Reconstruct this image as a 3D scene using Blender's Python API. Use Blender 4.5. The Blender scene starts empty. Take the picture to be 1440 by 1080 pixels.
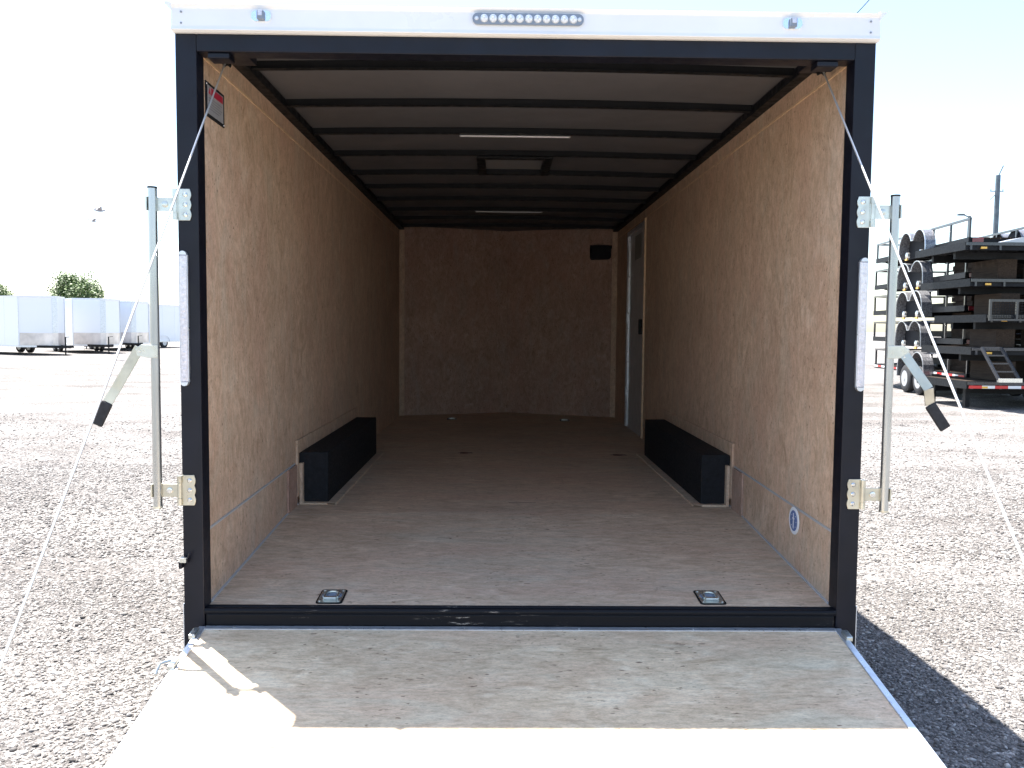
import bpy, math, random
import numpy as np
from mathutils import Vector, Matrix
random.seed(7); rng = np.random.default_rng(7)
sc = bpy.context.scene
C = bpy.data.collections.new("place"); sc.collection.children.link(C)
R = math.radians; PI = math.pi

# ------------------------------------------------------------ camera
CAM = (-0.0955, -3.2468, 1.0836); YAW, PITCH, ROLL = 0.0152, -0.0651, 0.0089
fw = Vector((math.sin(YAW)*math.cos(PITCH), math.cos(YAW)*math.cos(PITCH), math.sin(PITCH)))
rt = fw.cross(Vector((0,0,1))).normalized(); up = rt.cross(fw)
r2 = rt*math.cos(ROLL)+up*math.sin(ROLL); u2 = -rt*math.sin(ROLL)+up*math.cos(ROLL)
cd = bpy.data.cameras.new("camera"); co = bpy.data.objects.new("camera", cd); C.objects.link(co)
m = Matrix((r2, u2, -fw)).transposed().to_4x4(); m.translation = Vector(CAM); co.matrix_world = m
cd.sensor_width = 36; cd.lens = 1197.6/1440*36; cd.clip_start = .05; cd.clip_end = 6000
sc.camera = co

# ------------------------------------------------------------ light
sun_dir = Vector((.58, -.59, -2.41)).normalized()          # the way the light travels
elev = math.asin(-sun_dir.z); az = math.atan2(-sun_dir.x, -sun_dir.y)   # azimuth from +Y towards +X
w = bpy.data.worlds.new("World"); sc.world = w; w.use_nodes = True
nt = w.node_tree; bg = nt.nodes['Background']; sky = nt.nodes.new('ShaderNodeTexSky')
sky.sky_type = 'NISHITA'; sky.sun_disc = False; sky.sun_elevation = elev; sky.sun_rotation = az
sky.air_density = 1.0; sky.dust_density = 1.2; sky.ozone_density = .8; sky.altitude = 0
nt.links.new(sky.outputs[0], bg.inputs[0]); bg.inputs[1].default_value = .09
ld = bpy.data.lights.new("sun", 'SUN'); ld.energy = 5.0; ld.angle = R(.53); ld.color = (1, .96, .9)
lo = bpy.data.objects.new("sun", ld); C.objects.link(lo); lo.rotation_euler = sun_dir.to_track_quat('-Z', 'Y').to_euler()
lo.location = (-6, 6, 20)
sc.view_settings.view_transform = 'Standard'; sc.view_settings.look = 'None'
sc.view_settings.exposure = 2.12; sc.view_settings.gamma = 1
sc.cycles.max_bounces = 12; sc.cycles.diffuse_bounces = 8; sc.cycles.glossy_bounces = 4
sc.cycles.sample_clamp_indirect = 8

# ------------------------------------------------------------ materials
def mat(name, col, rough=.6, metal=0, coat=0, spec=.5):
    m = bpy.data.materials.new(name); m.use_nodes = True
    b = m.node_tree.nodes['Principled BSDF']
    b.inputs['Base Color'].default_value = (*col, 1); b.inputs['Roughness'].default_value = rough
    b.inputs['Metallic'].default_value = metal; b.inputs['Coat Weight'].default_value = coat
    b.inputs['Specular IOR Level'].default_value = spec
    return m
def nodes(m): return m.node_tree.nodes, m.node_tree.links, m.node_tree.nodes['Principled BSDF']
def noise(N, L, scale, detail=4, vec=None, stretch=None, rough=.55, dist=0, off=(0,0,0)):
    tc = N.new('ShaderNodeTexCoord'); mp = N.new('ShaderNodeMapping')
    L.new(vec or tc.outputs['Object'], mp.inputs[0])
    mp.inputs['Scale'].default_value = stretch or (1,1,1); mp.inputs['Location'].default_value = off
    n = N.new('ShaderNodeTexNoise'); L.new(mp.outputs[0], n.inputs['Vector'])
    n.inputs['Scale'].default_value = scale; n.inputs['Detail'].default_value = detail
    n.inputs['Roughness'].default_value = rough; n.inputs['Distortion'].default_value = dist
    return n.outputs['Fac']
def ramp(N, L, fac, stops, const=False):
    r = N.new('ShaderNodeValToRGB'); L.new(fac, r.inputs[0]); e = r.color_ramp.elements
    if const: r.color_ramp.interpolation = 'CONSTANT'
    while len(e) < len(stops): e.new(.5)
    for k, (p, c) in enumerate(stops): e[k].position = p; e[k].color = (*c, 1) if len(c) == 3 else c
    return r.outputs[0]
def mix(N, L, fac, a, b, mode='MIX'):
    x = N.new('ShaderNodeMix'); x.data_type = 'RGBA'; x.blend_type = mode
    for i, v in ((0, fac), (6, a), (7, b)):
        if isinstance(v, (int, float)): x.inputs[i].default_value = v
        elif isinstance(v, tuple): x.inputs[i].default_value = (*v, 1)
        else: L.new(v, x.inputs[i])
    return x.outputs[2]
def bump(N, L, b, h, strength=.3, dist=.01):
    k = N.new('ShaderNodeBump'); L.new(h, k.inputs['Height']); k.inputs['Strength'].default_value = strength
    k.inputs['Distance'].default_value = dist; L.new(k.outputs[0], b.inputs['Normal'])
def noisy(m, amt=.25, scale=8, rough=(.3,.6), stretch=None):
    N, L, b = nodes(m); c = tuple(b.inputs['Base Color'].default_value)[:3]
    n = noise(N, L, scale, 6, stretch=stretch)
    col = ramp(N, L, n, [(.3, tuple(x*(1-amt) for x in c)), (.7, tuple(min(1, x*(1+amt)) for x in c))])
    L.new(col, b.inputs['Base Color'])
    mr = N.new('ShaderNodeMapRange'); n2 = noise(N, L, scale*2.3, 5, stretch=stretch, off=(3,1,7)); L.new(n2, mr.inputs[0])
    mr.inputs['From Min'].default_value = .3; mr.inputs['From Max'].default_value = .7
    mr.inputs['To Min'].default_value, mr.inputs['To Max'].default_value = rough; L.new(mr.outputs[0], b.inputs['Roughness'])
    return m

def wood(name, st, tint=(1,1,1), bright=1.0, off=(0,0,0)):
    """engineered floor and wall board: pale tan strands pressed flat, st = stretch of the grain"""
    m = mat(name, (.5,.38,.27), .62); N, L, b = nodes(m)
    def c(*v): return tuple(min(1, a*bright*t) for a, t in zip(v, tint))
    big = noise(N, L, 1.6, 3, off=off)
    st2 = tuple(min(1, a*1.7) if a < .9 else a for a in st)
    mid = noise(N, L, 11, 7, stretch=st2, dist=1.1, off=off, rough=.66)
    fine = noise(N, L, 60, 6, stretch=st, rough=.75, off=off)
    col = ramp(N, L, mid, [(.28, c(.37,.265,.18)), (.42, c(.48,.36,.26)), (.55, c(.55,.425,.315)), (.70, c(.63,.52,.41))])
    pink = ramp(N, L, noise(N, L, 3.2, 4, stretch=st, off=(5,9,2)), [(.45, (0,0,0)), (.70, (.6,.6,.6))])
    col = mix(N, L, pink, col, c(.52,.355,.265))
    grey = ramp(N, L, noise(N, L, 4.5, 5, stretch=st, off=(15,4,8), dist=1.2), [(.52, (0,0,0)), (.72, (.55,.55,.55))])
    col = mix(N, L, grey, col, c(.50,.45,.36))
    col = mix(N, L, 1.0, col, ramp(N, L, fine, [(.3, (.70,.68,.66)), (.5, (1,1,1)), (.7, (1.16,1.16,1.16))]), 'MULTIPLY')
    vf = noise(N, L, 150, 4, stretch=tuple(min(1.2, a*1.5) for a in st), rough=.8, off=(1,1,1))
    col = mix(N, L, 1.0, col, ramp(N, L, vf, [(.32, (.80,.79,.78)), (.5, (1,1,1)), (.68, (1.12,1.12,1.12))]), 'MULTIPLY')
    col = mix(N, L, 1.0, col, ramp(N, L, big, [(.3, (.90,.90,.90)), (.7, (1.05,1.05,1.05))]), 'MULTIPLY')
    # dark flecks and hair cracks
    fl = noise(N, L, 84, 2, stretch=tuple(min(1.2, a*1.3) for a in st), rough=.4, off=(40,3,11))
    flm = ramp(N, L, fl, [(.29, (1,1,1)), (.335, (0,0,0))])
    brk = ramp(N, L, noise(N, L, 5, 2, off=(8,8,8)), [(.48, (0,0,0)), (.58, (1,1,1))])
    k = mix(N, L, 1.0, flm, brk, 'MULTIPLY')
    col = mix(N, L, k, col, c(.17,.105,.07))
    L.new(col, b.inputs['Base Color']); bump(N, L, b, fine, .12, .003)
    return m
M = {}
M['wood_floor'] = wood('board_floor', (.32, 1.6, 1.0), (1.085,1.06,1.0), 1.14)
M['wood_ramp'] = wood('board_ramp', (.30, 1.3, 1.0), (1.09,1.12,1.02), 1.19, off=(4,2,0))
M['wood_wall'] = wood('board_wall', (1.0, 1.1, .45), (1.07,1.0,.96), 1.08, off=(2,7,1))
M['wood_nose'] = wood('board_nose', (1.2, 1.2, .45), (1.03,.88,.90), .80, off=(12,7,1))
M['wood_edge'] = noisy(mat('board_edge', (.66,.47,.30), .65), .15, 30)
M['black'] = noisy(mat('black_paint', (.006,.007,.013), .42, 0, 0, .28), .25, 6, (.3,.5))
M['blackmatte'] = noisy(mat('black_liner', (.012,.013,.016), .75, spec=.25), .3, 40, (.6,.85))
M['rail'] = noisy(mat('black_steel', (.006,.007,.009), .55, 0, 0, .22), .3, 12, (.4,.65))
M['zinc'] = noisy(mat('zinc_plate', (.60,.61,.56), .32, .9), .18, 14, (.22,.45))
M['zinc_yellow'] = noisy(mat('zinc_passivated', (.60,.57,.47), .35, .85), .2, 9, (.25,.5))
M['galv'] = noisy(mat('galvanised_pipe', (.50,.51,.50), .3, .95), .2, 10, (.2,.4), (1,1,.1))
M['alu'] = noisy(mat('aluminium_trim', (.66,.69,.73), .34, .8), .12, 20, (.25,.45))
M['white'] = noisy(mat('white_coated_metal', (.78,.79,.80), .35, 0, .2), .04, 3, (.25,.4))
M['rubber'] = noisy(mat('black_rubber', (.022,.022,.024), .8), .25, 30, (.7,.9))
M['roof_in'] = noisy(mat('ceiling_skin', (.108,.106,.115), .6, 0, 0, .3), .1, 1.5, (.45,.6))
M['caulk'] = mat('silver_seam', (.55,.56,.58), .45, .3)
M['lens'] = mat('clear_lens', (.70,.74,.78), .08, .25, .6)
M['led'] = mat('led_reflector', (.85,.88,.92), .12, .95)
M['lightdark'] = mat('lens_shadow', (.20,.24,.30), .3)  # blue-grey of the light bar base, small lenses, rivets and ring wells
M['strip'] = noisy(mat('strip_lens', (.62,.62,.68), .25, .3, .5), .18, 120, (.15,.3))
M['red'] = mat('red_print', (.42,.02,.05), .4)
M['plate'] = noisy(mat('brushed_plate', (.45,.45,.47), .4, .4), .06, 30)
M['greytext'] = mat('grey_print', (.20,.20,.22), .5)
M['whiteprint'] = mat('white_print', (.85,.86,.88), .45)
M['blueprint'] = mat('blue_print', (.10,.17,.38), .4)
M['door'] = noisy(mat('door_inner_skin', (.50,.50,.50), .5), .06, 4)
M['tire'] = noisy(mat('tyre_rubber', (.025,.025,.027), .75), .2, 30, (.65,.85))
M['steelrim'] = noisy(mat('silver_rim', (.55,.56,.58), .3, .7), .1, 12)
M['hub'] = mat('bare_hub', (.70,.70,.68), .25, .9)
M['redtape'] = mat('red_reflective', (.60,.03,.03), .35)
M['whitetape'] = mat('white_reflective', (.80,.80,.80), .35)
M['redlens'] = mat('red_lens', (.20,.012,.02), .2, 0, .5)
M['amber'] = mat('amber_lens', (.75,.42,.05), .2, 0, .5)
M['lumber'] = noisy(mat('treated_lumber', (.040,.028,.020), .85, spec=.15), .35, 5, (.7,.9), (6,.5,3))
M['guard'] = noisy(mat('tread_plate', (.62,.57,.54), .35, .7), .35, 1.2, (.3,.5))
M['bodywhite'] = mat('white_panel', (.86,.87,.88), .5)
M['grille'] = mat('silver_tread', (.45,.46,.48), .38, .75)
M['fenderplate'] = noisy(mat('dark_tread_plate', (.22,.22,.23), .3, .6), .3, 14, (.2,.4))
M['railgloss'] = noisy(mat('glossy_black_rail', (.03,.032,.038), .3, 0, .5), .2, 10, (.22,.4))
M['ventlid'] = mat('vent_plastic', (.2,.2,.21), .5)
M['birdgrey'] = mat('grey_feathers', (.30,.30,.33), .8)
M['poleblue'] = noisy(mat('weathered_pole', (.10,.13,.15), .8), .2, 3, (.7,.9))
M['wire'] = mat('wire_sheath', (.04,.06,.05), .6)
M['cable'] = mat('steel_cable', (.72,.72,.70), .35, .6)
M['stain'] = mat('floor_stain', (.12,.06,.045), .7)
M['darkpatch'] = mat('dark_sticker', (.22,.23,.22), .5)
m = M['scratched'] = mat('scratched_black', (.006,.006,.008), .45, spec=.2); N, L, b = nodes(m)
n1 = noise(N, L, 9, 6, stretch=(1,9,9), rough=.75); n2 = noise(N, L, 1.3, 3, stretch=(1,1,1), off=(3,0,0))
k = mix(N, L, 1.0, ramp(N, L, n1, [(.60, (0,0,0)), (.66, (1,1,1))]), ramp(N, L, n2, [(.5, (0,0,0)), (.6, (1,1,1))]), 'MULTIPLY')
L.new(mix(N, L, k, (.006,.006,.008), (.40,.34,.28)), b.inputs['Base Color'])

# gravel ground
m = M['ground'] = mat('gravel_ground', (.2,.19,.18), .95, spec=.2); N, L, b = nodes(m)
tc = N.new('ShaderNodeTexCoord')
def vor(scale, feat='F1', off=(0,0,0)):
    mp = N.new('ShaderNodeMapping'); L.new(tc.outputs['Object'], mp.inputs[0]); mp.inputs['Location'].default_value = off
    v = N.new('ShaderNodeTexVoronoi'); v.feature = feat; v.inputs['Scale'].default_value = scale
    L.new(mp.outputs[0], v.inputs['Vector']); return v
v1 = vor(48); v2 = vor(95, off=(3,2,0)); v3 = vor(6.5, off=(9,1,0))
def rnd(v):
    s = N.new('ShaderNodeSeparateColor'); L.new(v.outputs['Color'], s.inputs[0]); return s.outputs[0]
c1 = ramp(N, L, rnd(v1), [(0, (.07,.065,.063)), (.4, (.125,.116,.111)), (.7, (.19,.178,.17)), (.93, (.31,.293,.278)), (1, (.46,.44,.42))])
c2 = ramp(N, L, rnd(v2), [(0, (.065,.06,.058)), (.5, (.14,.131,.125)), (1, (.26,.245,.232))])
f = ramp(N, L, noise(N, L, 12, 4), [(.45, (0,0,0)), (.55, (1,1,1))])
col = mix(N, L, f, c1, c2)
patch = ramp(N, L, noise(N, L, .55, 6, rough=.65, stretch=(1,1.6,1)), [(.34, (.68,.66,.65)), (.5, (1,1,1)), (.68, (1.3,1.3,1.28))])
col = mix(N, L, 1.0, col, patch, 'MULTIPLY')
tuft = ramp(N, L, noise(N, L, 3.1, 6, rough=.7, stretch=(.6,2.2,1), off=(7,7,0)), [(.62, (0,0,0)), (.70, (.6,.6,.6))])
col = mix(N, L, tuft, col, (.10,.092,.085))
L.new(col, b.inputs['Base Color'])
h = mix(N, L, .4, v1.outputs['Distance'], v2.outputs['Distance'])
bw = N.new('ShaderNodeBump'); bw.invert = True; L.new(h, bw.inputs['Height']); bw.inputs['Strength'].default_value = .8; bw.inputs['Distance'].default_value = .02
b2 = N.new('ShaderNodeBump'); L.new(noise(N, L, 2.2, 6), b2.inputs['Height']); b2.inputs['Strength'].default_value = .6; b2.inputs['Distance'].default_value = .06
L.new(b2.outputs[0], bw.inputs['Normal']); L.new(bw.outputs[0], b.inputs['Normal'])
m = M['stone'] = mat('loose_stone', (.2,.2,.2), .9, spec=.25); N, L, b = nodes(m)
at = N.new('ShaderNodeAttribute'); at.attribute_name = 'tone'
c = ramp(N, L, at.outputs['Fac'], [(0, (.09,.084,.081)), (.3, (.16,.150,.143)), (.6, (.22,.208,.198)), (.8, (.29,.275,.26)), (.93, (.36,.343,.325)), (1, (.52,.50,.48))])
c = mix(N, L, 1.0, c, ramp(N, L, noise(N, L, 90, 4), [(.3, (.7,.7,.7)), (.7, (1.2,1.2,1.2))]), 'MULTIPLY')
L.new(c, b.inputs['Base Color'])
# foliage
def leafmat(name, a, b_):
    m = mat(name, a, .55); N, L, b = nodes(m)
    oi = N.new('ShaderNodeNewGeometry'); col = ramp(N, L, oi.outputs['Random Per Island'], [(0, a), (1, b_)])
    L.new(col, b.inputs['Base Color']); b.inputs['Subsurface Weight'].default_value = 0
    return m
M['leaf'] = leafmat('leaf', (.03,.062,.014), (.13,.20,.055)); M['bark'] = noisy(mat('bark', (.10,.075,.055), .9), .3, 8)

# ------------------------------------------------------------ mesh building
class MB:
    def __init__(s): s.v = []; s.f = []
    def add(s, vs, fs):
        o = len(s.v); s.v += [tuple(v) for v in vs]; s.f += [tuple(i+o for i in f) for f in fs]; return s
    def box(s, a, b, M_=None):
        x0, x1 = sorted((a[0], b[0])); y0, y1 = sorted((a[1], b[1])); z0, z1 = sorted((a[2], b[2]))
        vs = [(x0,y0,z0),(x1,y0,z0),(x1,y1,z0),(x0,y1,z0),(x0,y0,z1),(x1,y0,z1),(x1,y1,z1),(x0,y1,z1)]
        if M_: vs = [M_ @ Vector(v) for v in vs]
        return s.add(vs, [(0,3,2,1),(4,5,6,7),(0,1,5,4),(1,2,6,5),(2,3,7,6),(3,0,4,7)])
    def bar(s, p, q, wx, wy, upv=(0,0,1)):
        p, q = Vector(p), Vector(q); d = (q-p).normalized(); u = Vector(upv)
        if abs(d.dot(u)) > .98: u = Vector((0,1,0))
        r = d.cross(u).normalized(); u = r.cross(d); vs = []
        for c in (p, q):
            for a, b in ((-1,-1),(1,-1),(1,1),(-1,1)): vs.append(c + r*a*wx/2 + u*b*wy/2)
        return s.add(vs, [(0,1,2,3),(7,6,5,4),(0,4,5,1),(1,5,6,2),(2,6,7,3),(3,7,4,0)])
    def tube(s, pts, r, n=10, caps=True, r_end=None):
        pts = [Vector(p) for p in pts]; rings = []; o = len(s.v); u0 = None
        for i, p in enumerate(pts):
            d = (pts[min(i+1, len(pts)-1)] - pts[max(i-1, 0)]).normalized()
            if u0 is None: u0 = d.orthogonal().normalized()
            u0 = (u0 - d*u0.dot(d)).normalized(); v0 = d.cross(u0)
            rr = r if r_end is None else r + (r_end-r)*i/(len(pts)-1)
            for k in range(n):
                a = 2*PI*k/n; s.v.append(tuple(p + (u0*math.cos(a)+v0*math.sin(a))*rr))
        for i in range(len(pts)-1):
            for k in range(n):
                k2 = (k+1) % n; s.f.append((o+i*n+k, o+i*n+k2, o+(i+1)*n+k2, o+(i+1)*n+k))
        if caps: s.f.append(tuple(o+k for k in reversed(range(n)))); s.f.append(tuple(o+(len(pts)-1)*n+k for k in range(n)))
        return s
    def prism(s, poly, axis, a, b):
        """extrude a 2D polygon between a and b along axis (0 x, 1 y, 2 z)"""
        def P(u, v, t): return (t, u, v) if axis == 0 else (u, t, v) if axis == 1 else (u, v, t)
        n = len(poly); vs = [P(u, v, a) for u, v in poly] + [P(u, v, b) for u, v in poly]
        return s.add(vs, [tuple(range(n))[::-1], tuple(range(n, 2*n))] + [(i, (i+1) % n, n+(i+1) % n, n+i) for i in range(n)])
    def sheet(s, prof, axis, a, b, t=.003):
        """a bent plate: open 2D profile given thickness t"""
        P2 = [Vector(p) for p in prof]; off = []
        for i, p in enumerate(P2):
            d = (P2[min(i+1, len(P2)-1)] - P2[max(i-1, 0)]).normalized(); off.append(p + Vector((-d.y, d.x))*t)
        for i in range(len(P2)-1):
            s.prism([P2[i], P2[i+1], off[i+1], off[i]], axis, a, b)
        return s
    def ico(s, c, r, sub=1):
        import bmesh
        bm = bmesh.new(); bmesh.ops.create_icosphere(bm, subdivisions=sub, radius=1)
        rr = r if isinstance(r, tuple) else (r, r, r)
        s.add([(c[0]+v.co.x*rr[0], c[1]+v.co.y*rr[1], c[2]+v.co.z*rr[2]) for v in bm.verts], [tuple(v.index for v in f.verts) for f in bm.faces]); bm.free()
        return s
    def lathe(s, c, prof, axis=0, n=20):
        """prof: list of (t along the axis, radius)"""
        o = len(s.v)
        for t, r in prof:
            for k in range(n):
                a = 2*PI*k/n; u, v = r*math.cos(a), r*math.sin(a)
                q = (t, u, v) if axis == 0 else (u, t, v) if axis == 1 else (u, v, t)
                s.v.append((c[0]+q[0], c[1]+q[1], c[2]+q[2]))
        for i in range(len(prof)-1):
            for k in range(n):
                k2 = (k+1) % n; s.f.append((o+i*n+k, o+i*n+k2, o+(i+1)*n+k2, o+(i+1)*n+k))
        s.f.append(tuple(o+k for k in range(n))); s.f.append(tuple(o+(len(prof)-1)*n+k for k in range(n)))
        return s
    def build(s, name, m, parent=None, bevel=0, smooth=False, label=None, seg=2):
        import bmesh
        me = bpy.data.meshes.new(name); me.from_pydata(s.v, [], s.f)
        bm = bmesh.new(); bm.from_mesh(me); bmesh.ops.recalc_face_normals(bm, faces=bm.faces); bm.to_mesh(me); bm.free()
        me.materials.append(M[m] if isinstance(m, str) else m)
        o = bpy.data.objects.new(name, me); C.objects.link(o)
        if parent:
            o.parent = parent
        if bevel:
            b = o.modifiers.new('bevel', 'BEVEL'); b.width = bevel; b.segments = seg; b.limit_method = 'ANGLE'; b.angle_limit = R(40)
        if smooth:
            me.polygons.foreach_set('use_smooth', [True]*len(me.polygons))
            try:
                me.set_sharp_from_angle(angle=R(38))
            except Exception: pass
        if label: o['label'] = label
        return o
def tag(o, label=None, cat=None, group=None, kind=None):
    if label: o['label'] = label
    if cat: o['category'] = cat
    if group: o['group'] = group
    if kind: o['kind'] = kind
    return o
def empty(name, loc=(0,0,0), rz=0):
    o = bpy.data.objects.new(name, None); C.objects.link(o); o.location = loc; o.rotation_euler = (0,0,rz); o.empty_display_size = .2
    return o
def copy_tree(o, parent=None):
    c = o.copy(); C.objects.link(c)
    if parent: c.parent = parent
    for ch in list(o.children): copy_tree(ch, c)
    return c
def arc(cx, cy, r, a0, a1, n=8): return [(cx+r*math.cos(R(a0+(a1-a0)*i/n)), cy+r*math.sin(R(a0+(a1-a0)*i/n))) for i in range(n+1)]
def rrect(x0, y0, x1, y1, r, n=5):
    return arc(x1-r, y1-r, r, 0, 90, n)+arc(x0+r, y1-r, r, 90, 180, n)+arc(x0+r, y0+r, r, 180, 270, n)+arc(x1-r, y0+r, r, 270, 360, n)

GZ = -.5                                                     # ground height (sill of the trailer is 0)
# ------------------------------------------------------------ ground
def ground():
    xs = sorted(set([round(x, 3) for x in np.arange(-9, 9.01, .15)] + [-2500,-900,-400,-200,-100,-60,-40,-25,-15,15,25,40,60,100,200,400,900,2500]))
    ys = sorted(set([round(y, 3) for y in np.arange(-6, 12.01, .15)] + [-2500,-600,-100,-30,-12,18,30,45,70,100,200,400,900,2500]))
    X, Y = np.meshgrid(xs, ys); Z = np.full(X.shape, GZ)
    near = (np.abs(X) < 9) & (Y > -6) & (Y < 12)
    und = .012*np.sin(X*1.7+Y*.6)*np.sin(Y*1.3-X*.4)+.008*np.sin(X*3.9+1)*np.sin(Y*3.1)
    fade = np.clip((9-np.abs(X))/2, 0, 1)*np.clip((12-Y)/2, 0, 1)*np.clip((Y+6)/2, 0, 1)
    Z = Z + und*fade*near
    nx, ny = len(xs), len(ys); vs = np.stack([X.ravel(), Y.ravel(), Z.ravel()], 1)
    fs = [(j*nx+i, j*nx+i+1, (j+1)*nx+i+1, (j+1)*nx+i) for j in range(ny-1) for i in range(nx-1)]
    me = bpy.data.meshes.new('ground'); me.from_pydata(vs.tolist(), [], fs); me.materials.append(M['ground'])
    me.polygons.foreach_set('use_smooth', [True]*len(me.polygons))
    o = bpy.data.objects.new('ground', me); C.objects.link(o); o['kind'] = 'structure'
ground()
def gravel():
    import bmesh
    bm = bmesh.new(); bmesh.ops.create_icosphere(bm, subdivisions=1, radius=1)
    bv = np.array([v.co[:] for v in bm.verts]); bf = np.array([[v.index for v in f.verts] for f in bm.faces]); bm.free()
    P = []
    def scatter(n, x0, x1, y0, y1, smin, smax):
        x = rng.uniform(x0, x1, n); y = rng.uniform(y0, y1, n); s = smin*(smax/smin)**(rng.random(n)**2.0)
        P.append(np.stack([x, y, s], 1))
    for s in (-1, 1):
        a, b = sorted((s*1.25, s*3.6)); scatter(60000, a, b, -1.5, 2.0, .0024, .0092); scatter(900, a, b, -1.5, 2, .010, .017)
        a, b = sorted((s*1.4, s*5.5)); scatter(26000, a, b, 1.8, 6.5, .004, .013)
        n = 14000; d = 2.5+9.5*rng.random(n)**1.3; P.append(np.stack([s*rng.uniform(1.4, 2.0+d*.62, n), d, .004+.011*rng.random(n)**2], 1))
    scatter(2500, -1.3, 1.3, -3.5, 5, .005, .018)
    P = np.concatenate(P); n = len(P); nv, nf = len(bv), len(bf)
    sc3 = P[:, 2][:, None]*np.stack([rng.uniform(.8,1.5,n), rng.uniform(.7,1.2,n), rng.uniform(.4,.75,n)], 1)
    V = bv[None]*(1+rng.uniform(-.28,.28,(n,nv,1)))*sc3[:, None, :]
    a = rng.uniform(0, 2*PI, n); ca, sa = np.cos(a)[:, None], np.sin(a)[:, None]
    X = V[..., 0]*ca-V[..., 1]*sa+P[:, 0][:, None]; Y = V[..., 0]*sa+V[..., 1]*ca+P[:, 1][:, None]
    tl = rng.uniform(-.35, .35, n)[:, None]
    xs, ys = P[:, 0], P[:, 1]
    und = .012*np.sin(xs*1.7+ys*.6)*np.sin(ys*1.3-xs*.4)+.008*np.sin(xs*3.9+1)*np.sin(ys*3.1)
    Z = V[..., 2]+V[..., 0]*tl+(GZ+und+sc3[:, 2]*.35)[:, None]
    V = np.stack([X, Y, Z], -1).reshape(-1, 3); F = (bf[None]+np.arange(n)[:, None, None]*nv).reshape(-1, 3)
    me = bpy.data.meshes.new('gravel'); me.vertices.add(len(V)); me.vertices.foreach_set('co', V.ravel().astype('f'))
    me.loops.add(len(F)*3); me.loops.foreach_set('vertex_index', F.ravel().astype('i'))
    me.polygons.add(len(F)); me.polygons.foreach_set('loop_start', (np.arange(len(F))*3).astype('i'))
    me.update(calc_edges=True)
    at = me.attributes.new('tone', 'FLOAT', 'POINT'); at.data.foreach_set('value', np.repeat(rng.random(n), nv).astype('f'))
    me.materials.append(M['stone']); o = bpy.data.objects.new('gravel', me); C.objects.link(o)
    tag(o, 'loose grey and white gravel scattered over the yard', 'gravel', kind='stuff')
gravel()

# ============================================================ THE OPEN TRAILER
T = empty('cargo_trailer', (0, 0, GZ))
tag(T, 'large open black cargo trailer seen from behind, ramp lowered, board-lined inside', 'trailer')
def off(o):                                                  # T sits on the ground: undo its offset
    o.location.z -= GZ; return o
H = 1.295; OW = 1.217; OT = 2.089; WH = 1.2216; WT = 2.177; FZ = .0875; BEND = 1.32; NOSE = 6.3817; APEX = 6.86
def P(mb, name, m, **k): return off(mb.build(name, m, T, **k))
def S(mb, name, m, par, **k): return mb.build(name, m, par, **k)
# rear frame
f = MB(); f.box((-H,-.03,-.14), (-OW,.05,2.16)); f.box((H,-.03,-.14), (OW,.05,2.16)); f.box((-OW,-.03,OT), (OW,.05,2.16))
P(f, 'rear_frame', 'black', bevel=.004)
f = MB().box((-OW,-.028,-.145), (OW,.06,-.012)); sill = P(f, 'rear_sill', 'scratched', bevel=.012)
s1 = MB().tube([(-OW,-.022,-.008),(OW,-.022,-.008)], .013, 10); s1.tube([(-OW,.008,-.004),(OW,.008,-.004)], .010, 10)
S(s1, 'sill_ridge', 'scratched', sill, smooth=True)
# header cap
hd = MB(); hd.prism([(-.045,2.152),(-.060,2.158),(-.055,2.170),(-.05,2.236),(-.062,2.249),(.06,2.262),(.06,2.152)], 0, -H-.004, H+.004)
header = P(hd, 'header_cap', 'white', bevel=.002)
for s in (-1, 1):
    for z in (2.182, 2.222): S(MB().ico((s*1.262,-.054,z), .0045), 'rivet', 'lightdark', header)
    c = MB().prism([(s*H,2.225),(s*(H+.03),2.257),(s*H,2.257)], 1, -.055, .05); S(c, 'corner_flare', 'white', header)
# centre light bar
lb = MB(); pts = rrect(-.203, 2.190, .203, 2.230, .0195); lb.prism(pts, 1, -.064, -.052)
bar = S(lb, 'light_bar', 'lightdark', header)
for i in range(11):
    S(MB().lathe((-.160+i*.0325,-.064,2.2105), [(0,.0152),(-.006,.0125),(-.009,.0045)], 1, 14).lathe((-.160+i*.0325,-.0725,2.2105), [(0,.005),(-.003,.003)], 1, 8), 'light_bar_diode', 'lens', header, smooth=True)
for s in (-1, 1): S(MB().lathe((s*.188,-.064,2.2105), [(0,.008),(-.004,.005)], 1, 10), 'light_bar_screw', 'lens', header, smooth=True)
for s in (-1, 1):
    x = s*.971
    c = MB(); c.prism(rrect(x-.036, 2.190, x+.036, 2.228, .017), 1, -.060, -.052); S(c, 'clearance_light', 'led', header)
    c = MB(); c.box((x-.013,-.075,2.193), (x+.013,-.060,2.226)); S(c, 'clearance_lens', 'lightdark', header, bevel=.004)
    c = MB().box((x-.007,-.078,2.205), (x+.008,-.075,2.222)); S(c, 'clearance_bulb', 'strip', header)
# exterior skin (white cap along the roof edge, black sides), seen from a side step
for s in (-1, 1):
    P(MB().box((s*(H-.002),.05,-.12), (s*(H-.012),NOSE,2.16)), 'side_skin', 'black')
    P(MB().box((s*(H-.010),.052,2.158), (s*(H+.012),NOSE,2.235)), 'roof_edge', 'white', bevel=.004)
    P(MB().box((s*(H+.0005),-.03,-.16), (s*(H+.0035),.10,.02)), 'corner_trim', 'alu')
    P(MB().box((s*(H-.001),.10,-.16), (s*(H+.004),NOSE,-.09)), 'skirt_trim', 'alu')
ns = MB()
for s in (-1, 1):
    ns.add([(s*H,NOSE,-.12),(0,APEX+.32,-.12),(0,APEX+.32,2.2),(s*H,NOSE,2.2)], [(0,1,2,3)])
P(ns, 'nose_skin', 'black')
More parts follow.
